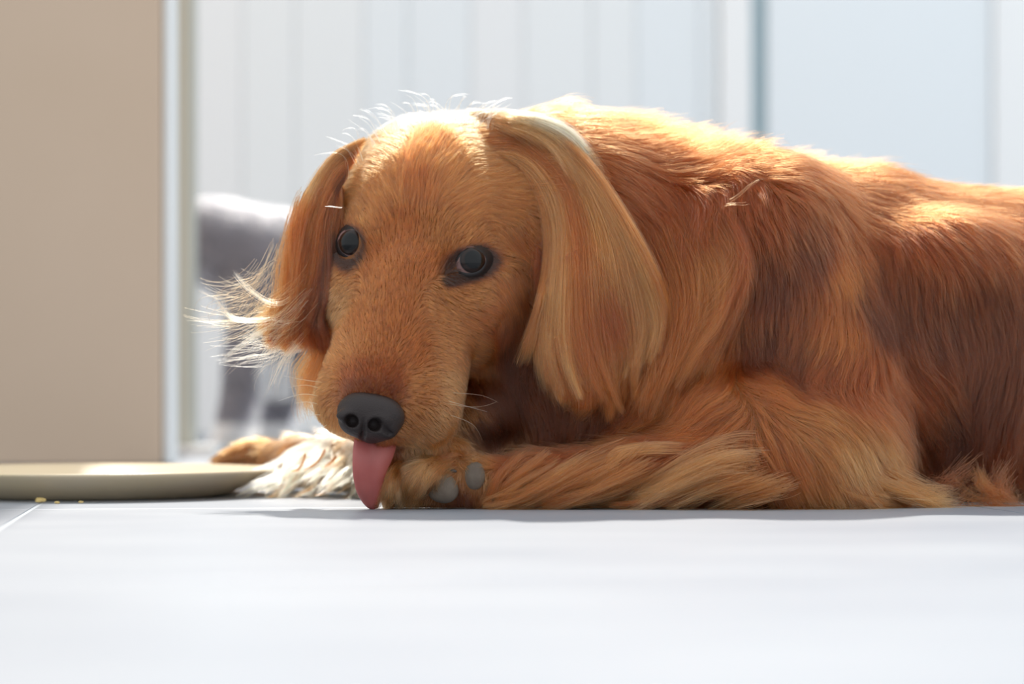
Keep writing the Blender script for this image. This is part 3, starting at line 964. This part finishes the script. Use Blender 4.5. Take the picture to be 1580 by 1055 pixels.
# the long hair of the hanging ear and the hair blown off the other
def sheet(name, guides, n, parent, colours, fields, off=(2, 14), K=14, r=R0, label=None, nclump=160, frizz=1.0, sag=0.0, thin=0):
    """hair laid between neighbouring guide lines, resting on the surfaces below"""
    G = np.array([spline(g, K) for g in guides])                    # (g, K, 2)
    D = np.array([[min(f.front(x, y) for f in fields if f.lo[0] <= x <= f.lo[0] + f.v * (f.n[0] - 1) and f.lo[1] <= y <= f.lo[1] + f.v * (f.n[1] - 1)) for x, y in g] for g in G])
    D0 = D.copy()
    for _ in range(4):
        D = np.minimum(D, D0)
        D[:, 1:-1] = 0.25 * D[:, :-2] + 0.5 * D[:, 1:-1] + 0.25 * D[:, 2:]
    D = np.minimum(D, D0 + 2)
    G3 = np.concatenate([G, D[..., None]], -1)
    cu = rng.uniform(-0.15, len(guides) - 0.85, nclump)
    if thin: cu = (len(guides) - 1) * ((cu + 0.15) / (len(guides) - 0.7)) ** thin
    ci = rng.integers(0, nclump, n)
    u = np.clip(cu[ci] + rng.normal(size=n) * 0.36, 0, len(guides) - 1.001)
    t = np.linspace(0, 1, K)[None, :]
    ue = np.clip(u[:, None] * (1 - 0.9 * t) + cu[ci][:, None] * 0.9 * t, 0, len(guides) - 1.001)
    i = ue.astype(int); f = (ue - i)[..., None]
    kk = np.arange(K)[None].repeat(n, 0)
    S = G3[i, kk] * (1 - f) + G3[i + 1, kk] * f
    # start and length vary
    s0 = rng.uniform(0, 0.45, n) ** 1.2; ln = np.clip(rng.uniform(0.45, 1.05, nclump)[ci] * rng.uniform(0.8, 1.05, n), 0.3, 1.0)
    tq = np.clip(s0[:, None] + (np.minimum(s0 + 0.3 + 0.75 * ln, 1.03) - s0)[:, None] * t, 0, 1.0) * (K - 1)
    j = np.minimum(tq.astype(int), K - 2); g = (tq - j)[..., None]
    rows = np.arange(n)[:, None]
    S = S[rows, j] * (1 - g) + S[rows, j + 1] * g
    lift_ = -4 * (1 - t) ** 4 + off[0] * t ** 0.4 + (off[1] - off[0]) * np.sin(np.clip(t, 0, 1) * 2.4) * (0.5 * rng.uniform(0.1, 1.2, (n, 1)) + rng.uniform(0.0, 1.0, (nclump, 1))[ci])
    S[..., 2] -= lift_
    S += rng.normal(size=(n, 1, 3)) * (2.2 * frizz) * np.array([1, 1, 0.6]) + rng.normal(size=(nclump, 1, 3))[ci] * 8.0 * frizz * t[..., None] ** 1.5
    S += rng.normal(size=(nclump, 1, 3))[ci] * np.sin(3.5 * t + cu[ci][:, None] * 7)[..., None] * t[..., None] * 4.0 * frizz
    S += rng.normal(size=(n, 1, 3)) * np.sin(5 * t + u[:, None])[..., None] * t[..., None] * 2.6 * frizz
    S[..., 1] += sag * t ** 2
    S[..., 1] = np.minimum(S[..., 1], floor_y(S[..., 2]) - 0.6)
    cc = np.array([PAL[c] for c in colours])
    cw = np.clip(u / (len(guides) - 1) * (len(cc) - 1), 0, len(cc) - 1.001); ii = cw.astype(int); ff = (cw - ii)[:, None]
    C = (cc[ii] * (1 - ff) + cc[ii + 1] * ff) * np.exp(rng.normal(size=(n, 1)) * 0.26 + rng.normal(size=(nclump, 1))[ci] * 0.28)
    return curves_obj(name, S, C, r, parent, label)


sheet('ear_feathering', [
    [(800, 240), (832, 300), (845, 370), (840, 430), (822, 490), (800, 535)],
    [(760, 240), (812, 250), (850, 305), (862, 380), (855, 470), (852, 545), (868, 600)],
    [(740, 225), (800, 222), (862, 275), (885, 350), (888, 450), (895, 540), (935, 610)],
    [(730, 208), (800, 205), (872, 255), (915, 345), (930, 440), (935, 540), (948, 640)],
    [(730, 196), (810, 195), (890, 250), (950, 345), (985, 430), (1003, 500), (985, 560)],
    [(750, 188), (830, 192), (905, 245), (967, 335), (1008, 410), (1026, 470), (1018, 520)]],
    20000, ear_l, ['mid', 'gold', 'amber', 'mid', 'gold', 'mid'], (B, EL), label='long silky feathering', off=(3, 12), nclump=170, thin=0.8)
sheet('ear_feathering', [
    [(565, 215), (516, 240), (480, 290), (458, 350), (447, 410), (440, 465), (400, 500)],
    [(558, 228), (515, 255), (488, 305), (470, 365), (462, 430), (450, 480), (425, 520)],
    [(548, 245), (514, 276), (498, 330), (490, 395), (480, 460), (460, 500), (440, 528)],
    [(535, 265), (514, 305), (506, 350), (505, 405), (500, 460), (490, 500), (500, 540)]],
    9000, ear_r, ['gold', 'mid', 'amber', 'brown'], (B, ER), label='long silky feathering', off=(2, 8), nclump=70)
sheet('crown_fur', [  # pale tints paint sunlight onto this sweep of hair
    [(690, 190), (760, 190), (840, 220), (885, 285)],
    [(690, 182), (770, 181), (860, 208), (915, 275)],
    [(700, 176), (790, 176), (880, 205), (940, 280)]],
    5000, body, ['gold', 'sand', 'pale'], (B, EL), label='hair swept from the crown over the ear, tinted pale as if sunlit', off=(4, 12), nclump=80)
sheet('ruff', [
    [(940, 380), (975, 480), (978, 560), (962, 630)],
    [(1000, 330), (1045, 450), (1040, 540), (1000, 620)],
    [(1050, 300), (1105, 410), (1108, 490), (1060, 565)],
    [(1090, 280), (1145, 360), (1152, 430), (1115, 505)]],
    9000, body, ['amber', 'amber', 'mid', 'red'], (B,), label='thick longer hair round the neck', off=(5, 20), nclump=170, frizz=1.6)
locks('ear_feathering', [
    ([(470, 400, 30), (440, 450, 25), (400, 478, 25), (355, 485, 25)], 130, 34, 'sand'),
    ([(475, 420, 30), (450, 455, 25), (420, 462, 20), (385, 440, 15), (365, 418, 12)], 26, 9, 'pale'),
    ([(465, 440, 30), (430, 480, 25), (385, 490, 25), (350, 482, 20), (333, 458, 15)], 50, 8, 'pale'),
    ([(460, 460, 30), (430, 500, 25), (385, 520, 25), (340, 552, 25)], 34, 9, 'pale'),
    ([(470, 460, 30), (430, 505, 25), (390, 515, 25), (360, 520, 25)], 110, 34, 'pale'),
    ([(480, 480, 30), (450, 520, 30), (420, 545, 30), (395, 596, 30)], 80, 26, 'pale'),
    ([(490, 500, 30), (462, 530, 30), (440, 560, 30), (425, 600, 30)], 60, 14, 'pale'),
    ([(505, 505, 30), (490, 545, 35), (470, 580, 40), (478, 620, 40)], 300, 18, 'mid'),
    ([(512, 500, 30), (500, 550, 35), (482, 600, 40), (488, 640, 40)], 300, 16, 'amber'),
    ([(460, 340, 35), (450, 400, 25), (445, 460, 25), (435, 515, 25)], 300, 16, 'amber'),
    ([(472, 300, 35), (458, 340, 30), (452, 385, 25), (450, 430, 25)], 200, 12, 'amber'),
], ear_r, K=12, label='wispy hair lit from behind', cone=1.0)

# tufts over the toes of the near paw
sheet('toe_tuft', [[(676, 706), (650, 716), (628, 738), (622, 765)], [(688, 712), (664, 724), (645, 745), (640, 772)], [(700, 712), (685, 722), (668, 742), (660, 762)]],
      1500, body, ['sand', 'sand', 'gold'], (B,), off=(2, 7), nclump=24, K=8)
sheet('toe_tuft', [[(624, 712), (606, 722), (596, 745), (594, 772)], [(634, 718), (618, 730), (610, 750), (608, 775)]],
      700, body, ['gold', 'sand'], (B,), off=(2, 6), nclump=16, K=8)
# fluff of the far leg on the floor, sunlight painted in by pale tints
fl_specs = []
rr = random.Random(4)
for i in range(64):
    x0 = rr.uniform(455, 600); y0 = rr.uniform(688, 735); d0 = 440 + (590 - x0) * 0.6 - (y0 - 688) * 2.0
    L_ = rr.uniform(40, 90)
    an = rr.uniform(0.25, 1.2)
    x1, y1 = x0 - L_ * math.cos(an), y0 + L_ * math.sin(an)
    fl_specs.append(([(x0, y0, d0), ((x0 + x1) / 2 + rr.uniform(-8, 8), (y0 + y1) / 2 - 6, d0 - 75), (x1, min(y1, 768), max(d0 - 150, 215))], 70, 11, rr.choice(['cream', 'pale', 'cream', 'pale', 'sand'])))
for (x0, y0, x1, y1) in ((470, 700, 440, 728), (500, 695, 460, 725), (520, 700, 480, 722), (510, 745, 478, 765)):
    fl_specs.append(([(x0, y0, 300), ((x0 + x1) / 2 + 6, (y0 + y1) / 2 + 8, 290), (x1, y1, 285)], 30, 5, 'amber'))
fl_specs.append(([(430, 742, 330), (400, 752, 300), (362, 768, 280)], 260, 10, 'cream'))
locks('leg_feathering', fl_specs, body, K=7, label='fluff tinted pale to look sunlit')

# wisps on the crown and neck, stiff stray tufts at the shoulder
w_specs = []
def crown_y(x):
    i = int((x - B.lo[0]) / B.v)
    j = np.nonzero((B.g[i, :, :80] < 0).any(axis=1))[0]
    return B.lo[1] + B.v * j[0] + 3
for i in range(60):
    x0 = rr.uniform(520, 760); y0 = crown_y(x0)
    s_ = -1 if x0 < 690 else 1
    w_specs.append(([(x0, y0, 60), (x0 + s_ * rr.uniform(6, 22), y0 - rr.uniform(16, 40), 60), (x0 + s_ * rr.uniform(25, 60), y0 - rr.uniform(18, 46), 62)], 3, 5, 'cream'))
for (x0, y0, x1, y1, n) in ((1130, 305, 1195, 272, 9), (1112, 312, 1162, 310, 7), (1120, 355, 1165, 352, 0), (1095, 376, 1170, 388, 5)):
    if n:
        w_specs.append(([(x0, y0, -25), ((x0 + x1) / 2, (y0 + y1) / 2 - 3, -36), (x1, y1, -38)], n, 8, 'gold'))
w_specs.append(([(528, 320, -20), (514, 319, -32), (499, 318, -36)], 10, 2.5, 'cream'))
locks('stray_hair', w_specs, body, r=0.00009, K=6, label='loose stray wisps')

wh = []
for (pts) in ([(690, 618, -130), (740, 632, -140), (790, 645, -138)], [(688, 622, -130), (735, 628, -138), (775, 615, -130), (800, 585, -120)],
              [(700, 606, -125), (750, 612, -130), (800, 640, -125)], [(695, 640, -130), (730, 655, -135), (745, 680, -130)],
              [(500, 590, -90), (470, 586, -95), (430, 578, -95), (408, 572, -90)], [(497, 600, -90), (470, 594, -95), (435, 600, -92)],
              [(497, 612, -90), (465, 608, -95), (425, 620, -92)], [(497, 625, -90), (470, 620, -95), (432, 627, -92)],
              [(500, 640, -90), (472, 642, -95), (440, 660, -92)], [(505, 655, -90), (485, 668, -95), (470, 690, -92)]):
    wh.append((pts, 1, 0.1, 'cream'))
locks('whiskers', wh, body, r=0.00016, K=10, label='fine pale whiskers', cone=1.0)

# ------------------------------------------------------------------ shallow cream plate
def lathe(name, prof, m, parent=None, seg=96):
    V, Fc = [], []
    for (r, z) in prof:
        for i in range(seg):
            a = 2 * math.pi * i / seg
            V.append((r * math.cos(a), r * math.sin(a), z))
    n = len(prof)
    for j in range(n - 1):
        for i in range(seg):
            Fc.append((j * seg + i, j * seg + (i + 1) % seg, (j + 1) * seg + (i + 1) % seg, (j + 1) * seg + i))
    Fc.append(tuple(range(seg))[::-1]); Fc.append(tuple((n - 1) * seg + i for i in range(seg)))
    return mesh_obj(name, V, Fc, m, parent)


plate = lathe('plate', [(0.088, 0.0006), (0.092, 0.0), (0.096, 0.0008), (0.104, 0.004), (0.116, 0.0095), (0.127, 0.0150), (0.1315, 0.0172), (0.1330, 0.0184), (0.1318, 0.0192),
                        (0.1285, 0.0186), (0.118, 0.0145), (0.106, 0.0095), (0.098, 0.0072), (0.085, 0.0062), (0.04, 0.0060), (0.001, 0.0060)], M['cream'])
plate.location = (-0.301, 1.735, 0.0)
tag(plate, 'shallow cream ceramic plate on the floor beside the dog', 'plate')


def crumb(px, py, r, label, seed, flat=0.7):
    bm = bmesh.new()
    bmesh.ops.create_icosphere(bm, subdivisions=2, radius=1)
    q = random.Random(seed)
    for v in bm.verts:
        v.co *= q.uniform(0.72, 1.15)
    Y = F * CAM_H / (py - HORIZON)
    o = bm_obj('crumb', bm, M['crumb'], None, False)
    o.scale = (r * 1.5, r, r * flat)
    o.location = ((px - 790) / F * Y, Y, r * flat * 0.85)
    tag(o, label, 'crumb', 'food crumbs in front of the plate')


crumb(62, 775, 0.0026, 'largest yellow food crumb at the foot of the plate', 1)
crumb(88, 777, 0.0013, 'small food crumb on the floor by the tile joint', 2)
crumb(125, 776, 0.0012, 'small yellow food crumb furthest from the big crumb', 3)

# ------------------------------------------------------------------ grey and white cat standing outside, far out of focus
YC = 3.25
KC = YC / Y0


def Wc(p):
    p = np.asarray(p, float)
    Y = YC + p[..., 2] * PX * KC
    return np.stack([(p[..., 0] - 790) / F * Y, Y, CAM_H + (HORIZON - p[..., 1]) / F * Y], -1)


cat = link(bpy.data.objects.new('cat', None))
tag(cat, 'blurred grey and white cat standing in the doorway behind the dog', 'cat')
C = Field((130, 250, -110), (640, 712, 130), 5)
C.cap((325, 372, 0), 62, (520, 420, 20), 76, 30)
C.cap((395, 420, 0), 66, (540, 430, 20), 74, 30)
C.ell((235, 345, -10), (52, 46, 46), None, 22)           # head, behind the jamb
C.cap((235, 330, 18), 12, (222, 288, 20), 3, 10); C.cap((250, 330, -28), 12, (256, 288, -30), 3, 10)
C.ell((196, 360, -12), (20, 17, 20), None, 10)
C.cap((262, 352, 0), 44, (320, 370, 0), 52, 22)
C.cap((395, 450, -34), 46, (380, 560, -36), 34, 20); C.cap((380, 560, -36), 33, (352, 665, -36), 22, 16)
C.ell((344, 683, -36), (24, 12, 17), None, 10)
C.cap((440, 450, 34), 46, (440, 580, 34), 30, 20); C.cap((440, 580, 34), 30, (420, 668, 34), 22, 16)
C.ell((392, 681, 34), (24, 12, 17), None, 10)
C.cap((555, 450, -20), 50, (575, 560, -20), 30, 20); C.cap((575, 560, -20), 26, (560, 670, -20), 18, 12)
C.ell((550, 683, -20), (24, 12, 17), None, 10)
C.cap((590, 400, 30), 24, (625, 470, 40), 18, 16)
zf = HORIZON + F * CAM_H / YC
C.g = np.maximum(C.g, ((np.arange(C.n[1]) * C.v + C.lo[1]) - (zf - 0.5))[None, :, None].astype(np.float32))
cat_body, _, _ = field_mesh('body', C, M['cat'], cat, Wc)
cat_body.data.materials.append(M['cat_white'])
co = np.zeros(len(cat_body.data.vertices) * 3, np.float32)
cat_body.data.vertices.foreach_get('co', co)
co = co.reshape(-1, 3)
pyc = HORIZON - (co[:, 2] - CAM_H) * F / co[:, 1]
pxc = 790 + co[:, 0] * F / co[:, 1]
white = (pyc > 655) | ((pxc < 300) & (pyc > 372)) | ((pxc > 395) & (pxc < 450) & (pyc > 560) & (pyc < 620))
nv = len(cat_body.data.polygons)
fi = np.zeros(nv, np.int32)
vi = np.array([p.vertices[0] for p in cat_body.data.polygons])
fi[white[vi]] = 1
cat_body.data.polygons.foreach_set('material_index', fi)
cat_body.data.update()
for ex, ed in ((208, -50), (252, -52)):
    bm = bmesh.new(); bmesh.ops.create_uvsphere(bm, u_segments=16, v_segments=10, radius=7 * PX * KC)
    e_ = bm_obj('eye', bm, M['claw'], cat, True); e_.location = Wc((ex, 340, ed + 6))

cat_p, cat_t = C.polys()
cat_t = np.concatenate([cat_t[:, :3], cat_t[:, [0, 2, 3]]]) if cat_t.shape[1] == 4 else cat_t
C.grad()
cr0 = sample_surface(cat_p, cat_t, 30000, lambda c: np.ones(len(c)))
cn = C.normal(cr0)
ct = np.linspace(0, 1, 5)[None, :, None]
CS = cr0[:, None] + cn[:, None] * 9 * ct * (1 - 0.3 * ct) + np.array([9, 5, 0.0]) * ct ** 1.5 + rng.normal(size=(len(cr0), 1, 3)) * 3 * ct
cwhite = (cr0[:, 1] > 655) | ((cr0[:, 0] < 300) & (cr0[:, 1] > 372)) | ((cr0[:, 0] > 395) & (cr0[:, 0] < 450) & (cr0[:, 1] > 560) & (cr0[:, 1] < 620))
CC_ = np.where(cwhite[:, None], np.array([[.8, .79, .78]]), np.array([[.27, .26, .30]]))
curves_obj('fur', CS, CC_, 0.0004, cat_body, w=Wc)

# stand each animal's empty at its base without moving its parts
for root, base in ((dog, (0.10, 1.62, 0.0)), (cat, (-0.33, YC, 0.0))):
    root.location = base
    for ch in root.children:
        ch.matrix_parent_inverse = Matrix.Translation(Vector(base)).inverted()
